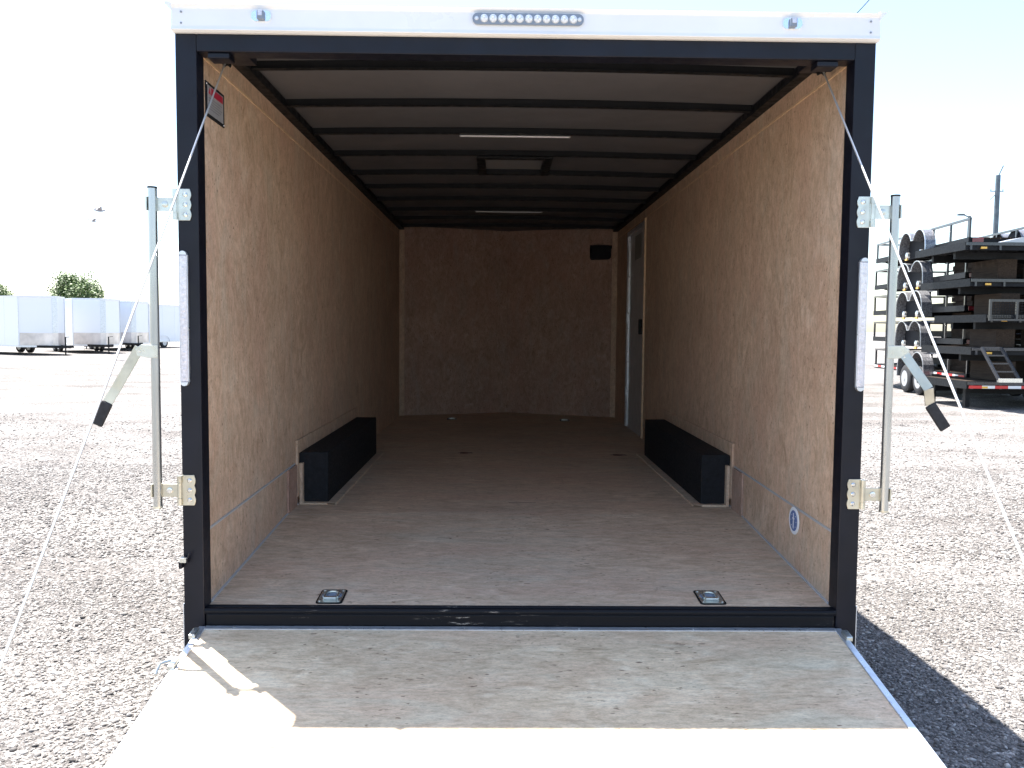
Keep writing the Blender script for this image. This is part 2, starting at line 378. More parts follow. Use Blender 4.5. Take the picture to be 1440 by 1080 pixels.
# roof skin: gently bowed, with thickness
def zroof(x): return 2.214 + .020*(1-(x/1.3)**2)
prof = [(x, zroof(x)) for x in np.linspace(-1.285, 1.285, 25)]
rf = MB().sheet(prof, 1, .03, NOSE, .006)
q = [(x, NOSE, zroof(x)) for x in np.linspace(-1.285, 1.285, 25)]; tip = [(0, APEX+.3, 2.215), (0, APEX+.3, 2.222)]
rf.add(q+[(a, b, c+.006) for a, b, c in q]+tip, [(i, i+1, 50) for i in range(24)]+[(25+i, 26+i, 51) for i in range(24)])
P(rf, 'roof_skin', 'roof_in')
# wall liners, above the kick panel, kick panel, cornice strip
for s in (-1, 1):
    door0, door1 = (4.50, 5.56) if s > 0 else (9, 9)
    wl = MB()
    def slab(y0, y1, z0, z1, d=0):
        wl.box((s*(WH+d), y0, z0), (s*(WH+.012), y1, z1))
    wl.prism([(.05,.300),(1.44,.330),(1.44,2.090),(.05,2.090)], 0, s*WH, s*(WH+.012))
    if s < 0: slab(1.44, NOSE, .02, 2.090)
    else: slab(1.44, door0, .02, 2.090); slab(door1, NOSE, .02, 2.090); slab(door0, door1, 2.075, 2.090)
    P(wl, 'wall_liner', 'wood_wall')
    P(MB().prism([(.05,-.01),(1.44,.04),(1.44,.322),(.05,.292)], 0, s*(WH+.001), s*(WH+.012)), 'kick_panel', 'wood_wall')
    P(MB().prism([(.05,.291),(1.44,.321),(1.44,.331),(.05,.301)], 0, s*(WH-.003), s*(WH+.002)), 'seam_strip', 'caulk')
    P(MB().box((s*(WH-.0005), .05, 2.100), (s*(WH+.012), NOSE, WT+.01)), 'cornice_board', 'wood_wall')
    P(MB().box((s*(WH-.004), .05, 2.090), (s*(WH+.012), NOSE, 2.1005)), 'cornice_edge', 'wood_edge')
    P(MB().prism([(.05,-.001),(BEND,FZ-.004),(1.53,FZ),(1.53,FZ+.007),(BEND,FZ+.005),(.05,.009)], 0, s*(WH-.007), s*(WH+.002)), 'floor_bead', 'caulk')
    # roof rail tube
    P(MB().box((s*1.168, .05, WT-.004), (s*(WH+.03), NOSE-.02, 2.2135)), 'roof_rail', 'rail', bevel=.004)
    # vertical joint between boards
    for y in ((2.49, 4.93) if s < 0 else (2.49,)):
        P(MB().box((s*(WH-.0003), y-.0015, .33 if y < 1.5 or y > 3.6 else .47), (s*(WH+.001), y+.0015, 2.088)), 'board_joint', 'wood_wall')
    # rear pulley for the ramp cable
    pu = MB().box((s*1.13-.035, .12, 2.118), (s*1.13+.06, .24, 2.176)); P(MB().box((s*1.13-.05, -.02, 2.068), (s*1.13+.03, .05, 2.089)), 'ramp_stop', 'black', bevel=.004); pb = P(pu, 'cable_bracket', 'black', bevel=.005)
    S(MB().lathe((s*1.178,.20,2.122), [(-.012,.022),(-.004,.016),(.004,.016),(.012,.022)], 0, 16), 'pulley', 'rail', pb)
# nose wall with its centre strip, skirting
for s in (-1, 1):
    d = Vector((s*-WH, APEX-NOSE, 0)).normalized()
    def NP(t, z, o=0):                                       # t = 0 at the corner, 1 at the tip
        return (s*WH*(1-t)-0*o, NOSE+(APEX-NOSE)*t-o, z)
    def quadbox(t0, t1, z0, z1, o, th=.012):
        return MB().add([NP(t0,z0,o),NP(t1,z0,o),NP(t1,z1,o),NP(t0,z1,o),NP(t0,z0,o-th),NP(t1,z0,o-th),NP(t1,z1,o-th),NP(t0,z1,o-th)],
            [(0,1,2,3),(7,6,5,4),(0,4,5,1),(1,5,6,2),(2,6,7,3),(3,7,4,0)])
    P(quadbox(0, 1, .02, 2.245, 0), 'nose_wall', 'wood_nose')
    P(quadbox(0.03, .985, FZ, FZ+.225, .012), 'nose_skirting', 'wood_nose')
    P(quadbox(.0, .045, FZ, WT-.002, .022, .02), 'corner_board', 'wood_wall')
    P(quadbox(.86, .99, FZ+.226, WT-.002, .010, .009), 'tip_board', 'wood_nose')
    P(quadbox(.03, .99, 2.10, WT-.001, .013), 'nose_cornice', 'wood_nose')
# floor: slopes down to the sill behind the wheels
fl = MB(); fl.prism([(.012,0),(BEND,FZ),(NOSE,FZ),(NOSE,FZ-.02),(BEND,FZ-.02),(.012,-.02)], 0, -WH, WH)
fl.prism([(-WH,NOSE),(WH,NOSE),(0,APEX)], 2, FZ-.02, FZ)
P(fl, 'floor_board', 'wood_floor')
for (x, y, a, b_) in ((-.36,3.52,.055,.012),(.86,3.46,.06,.012)):
    g = MB(); n = 14; g.prism([(x+a*math.cos(2*PI*i/n)*(1+.25*math.sin(3*i)), y+b_*3*math.sin(2*PI*i/n)*(1+.3*math.cos(5*i))) for i in range(n)], 2, FZ, FZ+.001)
    P(g, 'floor_stain', 'stain')
g = MB(); g.tube([(-.035,1.58,FZ),(.02,1.575,FZ),(.07,1.585,FZ),(.12,1.575,FZ)], .0022, 5); P(g, 'floor_crack', 'stain')
# tie-down rings
def zf(y): return FZ*min(1, (y-.012)/(BEND-.012))
for (x, y) in ((-.757,.105),(.760,.112),(-.61,6.05),(.62,5.98)):
    z0 = zf(y); sl = math.atan(FZ/BEND) if y < 1 else 0
    Mr = Matrix.Translation((x, y, z0)) @ Matrix.Rotation(sl, 4, 'X')
    def tr(mb): mb.v = [tuple(Mr @ Vector(v)) for v in mb.v]; return mb
    base = MB(); base.prism(rrect(-.052,-.073,.052,.073,.014), 2, .0005, .0035)
    t = P(tr(base), 'tie_down', 'rail')
    p2 = MB(); p2.prism(rrect(-.046,-.066,.046,.066,.012), 2, .0035, .0050); S(tr(p2), 'pan', 'zinc' if y < 1 else 'rail', t)  # far pans black, their dimness in the nose put into the colour
    p3 = MB(); p3.lathe((0,.004,.005), [(0,.040),(.0012,.038),(.0012,.032)], 2, 20); S(tr(p3), 'pan_well', 'lightdark', t)
    ringp = [(.026*math.cos(a), .004+.026*math.sin(a)+.004, .0105) for a in np.linspace(R(-20), R(200), 14)]
    ringp = [(.026,-.030,.0105)]+ringp+[(-.026,-.030,.0105)]
    p4 = MB().tube(ringp, .0052, 8); S(tr(p4), 'ring', 'zinc', t, smooth=True)
    p5 = MB().box((-.026,-.044,.005), (.026,-.028,.016)); S(tr(p5), 'clip', 'zinc', t, bevel=.003)
    for a in (-1,1):
        for b_ in (-1,1): S(tr(MB().ico((a*.037, b_*.055, .006), (.006,.006,.003))), 'bolt', 'zinc', t)
# wheel boxes, with trim strips round them
Y0, Y1, BW, BH = 1.533, 3.427, .1639, .2912
for s in (-1, 1):
    b1 = MB().box((s*(WH+.0), Y0, FZ), (s*(WH-BW), Y1, FZ+BH-.05)); b1.box((s*(WH+.01), Y0-.001, FZ+BH-.05), (s*(WH-BW), Y1, FZ+BH))
    b1 = MB().prism([(Y0,FZ+.001),(Y0,FZ+BH),(Y1,FZ+BH),(Y1,FZ+.001)], 0, s*(WH-.001), s*(WH-BW))
    P(b1, 'wheel_box', 'blackmatte', bevel=.006)
    t = MB(); t.box((s*(WH-.012), Y0-.075, FZ+.05), (s*(WH-.0003), Y0-.040, FZ+BH+.075))
    t.box((s*(WH-.0125), Y0-.0405, FZ+BH), (s*(WH-.0004), Y1+.06, FZ+BH+.0745))
    t2 = MB().box((s*(WH-.0118), Y0-.0752, FZ), (s*(WH-.0302), Y0-.0397, FZ+BH-.06)); 
    P(t, 'wheel_box_trim', 'wood_wall', bevel=.002)
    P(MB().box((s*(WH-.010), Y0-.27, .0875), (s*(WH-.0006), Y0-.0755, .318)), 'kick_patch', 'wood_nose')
    P(MB().box((s*(WH-.013), Y0-.0415, FZ+.001), (s*(WH-.030), Y0-.004, FZ+BH-.058)), 'trim_stop', 'wood_wall')
    t = MB(); t.box((s*(WH-BW-.052), Y0-.04, FZ-.001), (s*(WH-BW-.001), Y1+.05, FZ+.010)); t.box((s*(WH-.012), Y0-.04, FZ-.0012), (s*(WH-BW-.053), Y0-.0015, FZ+.0102))
    P(t, 'floor_trim', 'wood_floor', bevel=.002)
# roof bows
BY = [.51,1.12,1.735,2.35,3.02,3.63,4.27,4.93,5.57,6.2]
for y in BY:
    def zb(x): return 2.184 + .014*(1-(x/1.17)**2)
    pr = [(x, zb(x)) for x in np.linspace(-1.17, 1.17, 17)]
    rb = MB().sheet(pr, 1, y-.018, y+.018, .004)
    pr2 = [(x, zb(x)+.0035) for x in np.linspace(-1.17, 1.17, 17)]
    for a in (y-.012, y+.010): rb.sheet(pr2, 1, a, a+.003, .030)
    P(rb, 'roof_bow', 'rail')
# strip lights on two bows, roof vent
for y in (1.745, 4.94):
    lg = P(MB().box((-.335, y+.004, 2.186), (.305, y+.026, 2.196)), 'strip_light', 'plate', bevel=.003)
    S(MB().box((-.325, y+.002, 2.185), (.295, y+.0035, 2.191)), 'strip_lens', 'whiteprint', lg)
v0, v1 = 2.41, 2.99
vt = MB()
for (a, b_) in (((-.255,v0-.04),(-.2,v1)),((.19,v0-.04),(.245,v1)),((-.2,v0-.04),(.19,v0+.02)),((-.2,v1-.05),(.19,v1))):
    vt.box((a[0],a[1],2.186), (b_[0],b_[1],2.229))
vent = P(vt, 'roof_vent', 'rail', bevel=.003)
S(MB().box((-.2,v0+.02,2.222), (.19,v1-.05,2.228)), 'vent_lid', 'ventlid', vent)
S(MB().tube([(-.19,v0+.05,2.212),(.18,v0+.05,2.212)], .005, 6), 'vent_crank', 'zinc', vent)
# nose wall vent (black)
vx0, vx1 = .925, 1.145
vb = MB(); vb.prism(rrect(vx0, 1.868, vx1, 2.022, .03), 1, 6.33, 6.50)
vb = P(vb, 'wall_vent', 'blackmatte', bevel=.006)
S(MB().box((vx0-.015, 6.335, 1.985), (vx1+.008, 6.345, 2.02)), 'vent_lip', 'blackmatte', vb)
# side door
dx = WH+.006
dr = P(MB().box((dx, 4.56, .075), (dx+.02, 5.50, 2.05)), 'side_door', 'door', bevel=.003)
fr = MB()
for a, b_ in (((4.50,.05),(4.56,2.075)),((5.50,.05),(5.56,2.075)),((4.56,2.03),(5.50,2.075)),((4.56,.05),(5.50,.085))):
    fr.box((WH-.012, a[0], a[1]), (WH+.0125, b_[0], b_[1]))
S(fr, 'door_frame', 'alu', dr, bevel=.003)
S(MB().box((WH-.016, 4.485, .09), (WH-.0005, 4.50, 2.09)), 'jamb_edge', 'wood_edge', dr)
S(MB().box((WH-.010, 5.44, .1), (WH+.006, 5.47, 2.02)), 'door_seal', 'alu', dr)
S(MB().box((WH+.001, 4.74, 1.76), (WH+.006, 5.12, 1.99)), 'door_sticker', 'darkpatch', dr)
S(MB().box((WH-.02, 4.66, 1.04), (WH+.006, 4.72, 1.18)), 'door_handle', 'blackmatte', dr, bevel=.005)
for z in (.45, 1.2, 1.97): S(MB().box((WH-.02, 5.46, z-.05), (WH-.01, 5.52, z+.05)), 'door_hinge', 'alu', dr, bevel=.002)
# warning placard, left wall
pl = P(MB().box((-WH+.000, .070, 1.884), (-WH+.004, .286, 2.014)), 'warning_placard', 'blackmatte')
S(MB().box((-WH+.004, .088, 1.896), (-WH+.0055, .268, 2.003)), 'placard_plate', 'plate', pl)
S(MB().box((-WH+.0055, .124, 1.972), (-WH+.0062, .262, 1.999)), 'red_heading', 'red', pl)
tx = MB()
for i, (a, b_) in enumerate(((.096,.25),(.096,.235),(.096,.255),(.096,.24),(.096,.215))): tx.box((-WH+.0055, a, 1.955-i*.010), (-WH+.0060, b_, 1.958-i*.010))
S(tx, 'small_print', 'greytext', pl)
hz = MB().prism([(.094,1.972),(.118,1.972),(.106,1.997)], 0, -WH+.0055, -WH+.0061); S(hz, 'alert_triangle', 'red', pl)
for y, z in ((.079,2.005),(.277,1.892)): S(MB().ico((-WH+.005,y,z), (.003,.005,.005)), 'placard_screw', 'led', pl)
# round badge, right wall kick panel
bd = P(MB().lathe((WH-.001,.47,.243), [(0,.062),(-.003,.061),(-.0035,.058)], 0, 32), 'round_badge', 'whiteprint')
S(MB().lathe((WH-.0045,.47,.243), [(0,.046),(-.0008,.0455)], 0, 32), 'badge_centre', 'blueprint', bd)
e = MB().box((WH-.0062,.466,.212), (WH-.0053,.474,.276)); e.box((WH-.0062,.458,.250), (WH-.0053,.482,.256))
for a in np.linspace(0, 2*PI, 9)[:-1]: e.box((WH-.0062,.468+.033*math.cos(a)-.002,.243+.033*math.sin(a)-.002), (WH-.0053,.468+.033*math.cos(a)+.002,.243+.033*math.sin(a)+.002))
S(e, 'badge_emblem', 'whiteprint', bd)
# lamps and lock bars on the posts
for s in (-1, 1):
    ls = MB().box((s*1.288,-.046,.872), (s*1.260,-.030,1.346)); st = P(ls, 'tail_light_strip', 'strip', bevel=.005, label='long clear tail light strip on the rear post')
    e = MB()
    for z0, z1 in ((.840,.872),(1.346,1.378)): e.prism(arc(s*1.274, z0 if z0 > 1 else z1, .0145, 0 if z0 > 1 else 180, 180 if z0 > 1 else 360, 8)+[], 1, -.048, -.030)
    e.box((s*1.2905,-.042,.872), (s*1.288,-.030,1.346)); e.box((s*1.260,-.042,.872), (s*1.2575,-.030,1.346))
    S(e, 'strip_bezel', 'alu', st)
    for i in range(15): S(MB().lathe((s*1.274,-.0455,.888+i*.0315), [(0,.007),(-.0015,.005)], 1, 8), 'strip_diode', 'strip', st)
    # lock bar: pipe carried on two hinge plates
    px = s*1.381; PY = -.045
    pipe = MB().tube([(px,PY,.400),(px,PY,1.590)], .0165, 16)
    lk = P(pipe, 'lock_bar', 'galv', smooth=True)
    S(MB().tube([(px,PY,1.588),(px,PY,1.594)], .0175, 16), 'pipe_end', 'rail', lk)
    S(MB().tube([(px,PY,.395),(px,PY,.403)], .0175, 16), 'pipe_end', 'zinc_yellow', lk)
    for zc, mt in ((1.531,'zinc'),(.461,'zinc_yellow')):
        hp = MB(); q = []
        # scalloped plate outline on the post
        for i in range(25):
            z = -.056+.112*i/24; q.append((1.240+.007-.005*abs(math.cos((z)*PI/.037*1.0)), zc+z))
        q = [(1.248,zc-.058)]+q+[(1.248,zc+.058),(1.292,zc+.058),(1.292,zc-.058)]
        hp.prism([(s*a, z) for a, z in q], 1, -.036, -.0305)
        hg = S(hp, 'hinge_plate', mt, lk, bevel=.001)
        kb = MB().tube([(s*1.300,-.040,zc-.056),(s*1.300,-.040,zc-.030)], .0095, 12); kb.tube([(s*1.300,-.040,zc+.030),(s*1.300,-.040,zc+.056)], .0095, 12)
        kb.tube([(s*1.300,-.040,zc-.029),(s*1.300,-.040,zc+.029)], .0088, 12)
        S(kb, 'hinge_knuckle', mt, lk, smooth=True)
        am = MB().box((s*1.304,-.0405,zc-.025), (s*1.372,-.0365,zc+.025)); am.box((s*1.396,-.06,zc-.024), (s*1.402,-.03,zc+.026)); am.box((s*1.36,-.064,zc-.024),(s*1.402,-.060,zc+.026)) if zc > 9 else None
        am.box((s*1.364,-.0295,zc-.024), (s*1.402,-.0255,zc+.026))
        S(am, 'hinge_arm', mt, lk, bevel=.001)
        for z in (-.037, 0, .037): S(MB().lathe((s*1.264,-.036,zc+z), [(0,.0085),(-.003,.0085),(-.006,.005)], 1, 12), 'bolt_head', 'hub', lk, smooth=True)
        nu = MB().lathe((s*1.337,-.0405,zc), [(0,.012),(-.004,.011),(-.005,.007)], 1, 14)
        S(nu, 'pivot_bolt', 'hub' if zc < 1 else mt, lk, smooth=True)
    # handle
    zc = 1.0 if s < 0 else 1.02
    hb = MB().prism([(s*1.364,zc+.010),(s*1.425,zc+.012),(s*1.448,zc-.004),(s*1.440,zc-.03),(s*1.398,zc-.038),(s*1.364,zc-.036)], 1, PY-.02, PY-.015)
    S(hb, 'handle_bracket', 'zinc', lk, bevel=.001)
    if s < 0:
        A, B, D, G2 = (-1.432,-.062,1.000), (-1.520,-.068,.845), (-1.549,-.072,.797), (-1.588,-.080,.712)
    else:
        A, B, D, G2 = (1.428,-.062,1.000), (1.507,-.100,.872), (1.522,-.085,.812), (1.580,-.095,.722)
    S(MB().bar(A, B, .036, .004, (0,1,0)).bar(B, D, .036, .004, (0,1,0)), 'handle_strap', 'zinc_yellow', lk)
    S(MB().bar(D, G2, .042, .014, (0,1,0)), 'handle_grip', 'rubber', lk, bevel=.005)
    rv = MB(); rv.lathe((A[0], A[1]-.002, A[2]-.012), [(0,.005),(-.003,.004)], 1, 10); S(rv, 'rivet', 'hub', lk)
# little catch on the left post
ct = MB().box((-1.300,-.055,.185), (-1.270,-.03,.205)); ct.box((-1.302,-.062,.165), (-1.290,-.03,.192)); ct.tube([(-1.28,-.045,.185),(-1.262,-.05,.225)], .004, 6)
ct = P(ct, 'door_catch', 'black', bevel=.002); S(MB().box((-1.296,-.066,.190), (-1.272,-.056,.206)), 'catch_tip', 'zinc', ct)
# the ramp
SL = .17; RW = 1.228
def ZR(t): return -.066-SL*t
ang = math.atan(SL)
def rz(y): return -.066+SL*(y+.034)
LEN = 2.09
r = MB().add([(x, y, rz(y)+dz) for dz in (0, -.05) for x, y in ((-RW,-.05),(RW,-.05),(RW,-.05-LEN),(-RW,-.05-LEN))], [(0,1,2,3),(7,6,5,4),(0,4,5,1),(1,5,6,2),(2,6,7,3),(3,7,4,0)])
rp = P(r, 'ramp_door', 'wood_ramp')
def rstrip(x0, x1, y0, y1, dz0, dz1): return MB().add([(x, y, rz(y)+dz) for dz in (dz0, dz1) for x, y in ((x0,y0),(x1,y0),(x1,y1),(x0,y1))], [(0,1,2,3),(7,6,5,4),(0,4,5,1),(1,5,6,2),(2,6,7,3),(3,7,4,0)])
S(rstrip(-RW+.018, RW-.018, -.036, -.058, -.001, .004), 'ramp_edge_trim', 'alu', rp)
for s in (-1, 1):
    S(rstrip(s*(RW-.020), s*(RW+.006), -.04, -.05-LEN, -.052, .005), 'ramp_side_trim', 'alu', rp, bevel=.002)
    for y in ((-.075, -.28) if s < 0 else (-.075,)):                                  # keepers for the lock bar
        kp = rstrip(s*(RW-.008), s*(RW+.016), y, y-.055, .0, .018); S(kp, 'bar_keeper', 'zinc', rp, bevel=.003)
    if s < 0: S(MB().tube([(s*(RW+.004),-.29,rz(-.29)+.018),(s*(RW+.05),-.31,rz(-.31)+.012),(s*(RW+.055),-.34,rz(-.34)-.01)], .006, 8), 'keeper_hook', 'zinc', rp, smooth=True)
S(rstrip(-1.12, 1.12, -.05-LEN-.004, -.05-LEN-.40, -.012, 0).build('x','black') if False else rstrip(-1.12, 1.12, -.05-LEN-.004, -.05-LEN-.36, -.018, -.004), 'ramp_flap', 'wood_ramp', rp)
for x in np.linspace(-1.1, 1.1, 6): S(MB().ico((x,-.047,rz(-.047)+.004), (.004,.004,.002)), 'trim_screw', 'hub', rp)
hn = MB().tube([(-RW,-.040,-.085),(RW,-.040,-.085)], .016, 10); P(hn, 'ramp_hinge', 'rail', smooth=True)
# ramp cables
for s in (-1, 1):
    A = Vector((s*1.182, .20, 2.125)); t = 2.0; B = Vector((s*1.2, -.03-t, rz(-.03-t)+.02))
    n = 24; pts = [A.lerp(B, i/n) - Vector((0,0,.012*math.sin(PI*i/n))) for i in range(n+1)]
    cb = P(MB().tube(pts, .0036, 8), 'ramp_cable', 'cable', smooth=True)
    S(MB().box(B-Vector((.015,.03,.02)), B+Vector((.015,.03,.005))), 'cable_anchor', 'zinc', cb)
# undercarriage (for a side view)
P(MB().box((-1.2,.07,-.14), (-1.1,NOSE-.01,-.03)).box((1.1,.07,-.14), (1.2,NOSE-.01,-.03)), 'chassis_rail', 'rail')
def wheel(name, c, par, rr=.34, wd=.2, offset=0):
    t = MB().lathe((c[0]-wd/2,c[1],c[2]), [(0,rr*.6),(0,rr*.88),(wd*.12,rr*.98),(wd*.3,rr),(wd*.7,rr),(wd*.88,rr*.98),(wd,rr*.88),(wd,rr*.6)], 0, 28)
    wo = t.build(name, 'tire', par, smooth=True)
    q = MB().lathe((c[0]-wd/2-.004,c[1],c[2]), [(0,rr*.58),(.02,rr*.56),(.05,rr*.36),(.01,rr*.2),(-.01,rr*.16),(-.015,.02)], 0, 20)
    q.lathe((c[0]+wd/2+.004,c[1],c[2]), [(0,rr*.58),(-.02,rr*.56),(-.05,rr*.36),(-.01,rr*.2),(.01,rr*.16),(.015,.02)], 0, 20)
    q.build('rim', 'steelrim', wo, smooth=True)
    return wo
for s in (-1, 1):
    for y in (2.05, 2.92):
        wheel('wheel', (s*1.17, y, .345), T, .345, .18)
    fn = MB().sheet(arc(2.05,-.16,.42,180,90,6)+arc(2.92,-.16,.42,90,0,6), 0, s*1.20, s*1.32, .006); P(fn, 'fender', 'alu')

# ============================================================ WHITE CARGO TRAILERS (left)
def make_white():
    t = empty('cargo_trailer', (0,0,0))
    Lb, W2 = 6.0, 1.25; z0, z1 = .48, 2.95; nl = 1.1
    pl_ = [(0,-W2),(Lb,-W2),(Lb+nl,-.15),(Lb+nl,.15),(Lb,W2),(0,W2)]
    MB().prism(pl_, 2, z0, z1).build('body', 'bodywhite', t)
    pl2 = [(a*1.0+(.03 if a > 3 else -.03), b*1.02) for a, b in pl_]
    MB().prism(pl2, 2, z1, z1+.09).build('roof_trim', 'white', t)
    MB().prism(pl2, 2, z0-.07, z0+.02).build('skirt_trim', 'alu', t)
    g = MB()
    for s in (-1, 1): g.add([(Lb+.06,s*(W2-.03),z0+.02),(Lb+nl+.012,s*.15,z0+.02),(Lb+nl+.012,s*.15,z0+.66),(Lb+.06,s*(W2-.03),z0+.66),(Lb+.06,s*(W2-.06),z0+.02),(Lb+nl-.02,s*.15,z0+.02),(Lb+nl-.02,s*.15,z0+.66),(Lb+.06,s*(W2-.06),z0+.66)], [(0,1,2,3),(7,6,5,4),(0,4,5,1),(1,5,6,2),(2,6,7,3),(3,7,4,0)])
    g.box((Lb+nl,-.15,z0+.02), (Lb+nl+.012,.15,z0+.66)); g.build('stone_guard', 'guard', t)
    MB().box((Lb+nl+.001,-.145,z0+.66), (Lb+nl+.02,.145,z1-.02)).build('nose_cap', 'alu', t)
    for s in (-1, 1): MB().box((Lb-.03,s*W2*1.001,z0), (Lb+.03,s*(W2+.012),z1)).build('corner_trim', 'alu', t)
    for x in (1.2, 2.4, 3.6, 4.8):
        pass
    seam = MB()
    for x in (1.2, 2.4, 3.6, 4.8):
        for s in (-1, 1): seam.box((x-.006,s*(W2),z0+.02), (x+.006,s*(W2+.003),z1))
    seam.build('panel_seam', 'alu', t)
    tg = MB()
    for s in (-1, 1): tg.bar((Lb+.3,s*.75,.44), (Lb+nl+1.25,0,.44), .09, .13)
    tg.build('tongue', 'rail', t)
    MB().box((Lb+nl+1.2,-.06,.40), (Lb+nl+1.45,.06,.52)).build('coupler', 'rail', t)
    j = MB().tube([(Lb+nl+.85,0,.03),(Lb+nl+.85,0,.95)], .035, 8); j.box((Lb+nl+.74,-.1,0), (Lb+nl+.96,.1,.03)); j.tube([(Lb+nl+.85,0,.93),(Lb+nl+.85,.22,.95)], .015, 6); j.build('jack', 'rail', t)
    for s in (-1, 1):
        for x in (2.2, 3.08):
            wo = MB().lathe((x, s*1.12-.1, .36), [(0,.22),(0,.31),(.03,.35),(.17,.35),(.2,.31),(.2,.22)], 1, 22).build('wheel', 'tire', t, smooth=True)
            MB().lathe((x, s*1.12-.105, .36), [(0,.2),(.03,.1),(0,.03)], 1, 14).lathe((x, s*1.12+.105, .36), [(0,.2),(-.03,.1),(0,.03)], 1, 14).build('rim', 'steelrim', wo)
        MB().sheet([(a, b) for a, b in arc(2.2,.42,.42,180,90,5)+arc(3.08,.42,.42,90,0,5)], 1, s*1.26, s*1.30, .01).build('fender', 'alu', t)
    return t
w0 = make_white()
wl_ = [  # nose position px -> world worked out by hand: (x, y, heading deg)
    ((-29.18, 44.68), -30, 'white cargo trailer cut by the left edge of the photo, wheels showing'),
    ((-26.68, 49.38), -48, 'white cargo trailer under the round green tree, second from the left edge'),
    ((-26.96, 54.54), -50, 'white cargo trailer right of the round tree, half hidden behind its neighbour'),
    ((-24.2, 60.0), 250, 'white cargo trailer nearest the black trailer post, dark wheels at its far end')]
for i, ((x, y), a, lab) in enumerate(wl_):
    o = w0 if i == 0 else copy_tree(w0)
    o.location = (x, y, GZ); o.rotation_euler = (0, 0, R(a)); tag(o, lab, 'trailer', 'white cargo trailers parked across the yard')

# ============================================================ STACKED BLACK TRAILERS (right)
def rail_side(mb, x, L_, z0, zt, n):
    mb.box((x-.025,0,zt-.05), (x+.025,L_,zt))
    for i in range(n+1):
        y = .03+(L_-.06)*i/n; mb.box((x-.022,y-.025,z0), (x+.022,y+.025,zt-.05))
def make_utility(wheels=False):
    """origin at the near left corner of the frame, underside of the frame at z = 0; long axis +y"""
    L_, W_ = 6.1, 1.98
    t = empty('utility_trailer')
    fr = MB()
    for x in (0, W_): fr.box((x-.03,0,0), (x+.03,L_,.13))
    for i in range(13): y = .03+(L_-.06)*i/12; fr.box((.03,y-.025,.02), (W_-.03,y+.025,.09))
    fr.build('frame', 'rail', t)
    d = MB()
    for i in range(9): d.box((.04+i*.213,.02,.092), (.04+i*.213+.195,L_-.02,.128))
    d.build('deck', 'lumber', t)
    r_ = MB(); rail_side(r_, 0, L_, .13, .57, 6); rail_side(r_, W_, L_, .13, .57, 6)
    r_.box((.025,L_-.055,.52), (W_-.025,L_-.005,.57))
    r_.build('side_rail', 'railgloss', t)
    for sx, x0, x1 in ((-1,-.27,-.03), (1,W_+.03,W_+.27)):
        prof = [(1.80,-.10)]+arc(2.23,.13,.42,178,26,10)+arc(3.12,.13,.42,154,2,10)+[(3.55,-.10)]
        fd = MB().sheet(prof, 0, x0, x1, .012)
        fo = fd.build('fender', 'fenderplate', t)
        sk = MB(); n = len(prof)//2
        lip = MB().sheet(prof, 0, x0-.02 if sx < 0 else x1, x0 if sx < 0 else x1+.02, .016); lip.build('fender_lip', 'alu', fo)
        inner = MB(); xi = -.032 if sx < 0 else W_+.032
        inner.prism([p for p in prof], 0, xi, xi+.004*sx*-1); inner.build('fender_back', 'blackmatte', fo)
        for y in (2.23, 3.12):
            if wheels: 
                wheel('wheel', (x0+.13 if sx < 0 else x1-.13, y, -.15), t, .36, .2)
            else:
                MB().lathe((x0+.03 if sx < 0 else x1-.03, y, -.03), [(0,.05),(.02*-sx*-1,.085),(.06*-sx,.09),(.10*-sx,.07)] if False else [(-.02,.03),(0,.085),(.05,.09),(.09,.06)], 0, 14).build('hub', 'hub', t, smooth=True)
                MB().box((x0+.02 if sx < 0 else x1-.05, y-.07, -.15), (x0+.05 if sx < 0 else x1-.02, y+.07, -.11)).build('marker_light', 'amber', t)
    ax = MB()
    for y in (2.23, 3.12): ax.tube([(0,y,-.06),(W_,y,-.06)], .045, 8)
    ax.build('axle', 'rail', t)
    for x in (.16, W_-.16):
        MB().box((x-.12,-.045,.01), (x+.12,-.03,.11)).build('tail_light', 'redlens', t, bevel=.01)
    tg = MB()
    for x in (.3, W_-.3): tg.bar((x,L_,.06), (W_/2,L_+1.2,.06), .08, .1)
    tg.build('tongue', 'rail', t)
    return t
def tape(parent, pts0, axis, z, n, seg=.28):
    pass
u0 = make_utility(); ub = make_utility(True)
AX = math.atan2(10.5-11.1, 22.15-16.05)*-1
base = (10.5, 16.05)
names_u = ['black utility trailer on its wheels at the bottom of the left stack',
           'black utility trailer resting directly on the wheeled bottom one of its stack',
           'black utility trailer in the middle of the five in its stack',
           'black utility trailer second from the top of its stack',
           'black utility trailer on top of its stack, rails against the sky']
tops = [1.09, 1.88, 2.64, 3.40, 4.17]
for i in range(5):
    o = ub if i == 0 else (u0 if i == 1 else copy_tree(u0))
    z = tops[i]-.57
    o.location = (base[0]+(.06 if i % 2 else -.02), base[1]+(-.25, .1, -.05, .12, -.1)[i], GZ+z); o.rotation_euler = (0, R((0,.2,-.2,.3,.4)[i]), -AX*1.0)
    tag(o, names_u[i], 'utility trailer', 'black utility trailers stacked five high')
for x0 in (-.034,):
    for i in range(22):
        if i % 2 == 0: continue
for i in range(10):
    MB().box((-.036, .1+i*.6, .04), (-.030, .1+i*.6+.3, .09)).build('red_tape', 'redtape', ub)
    MB().box((-.036, .4+i*.6, .04), (-.030, min(6.09, .4+i*.6+.3), .09)).build('white_tape', 'whitetape', ub)
mf = MB().box((-.25,1.35,-.30),(-.06,1.37,.06)).build('mud_flap','rubber',ub)

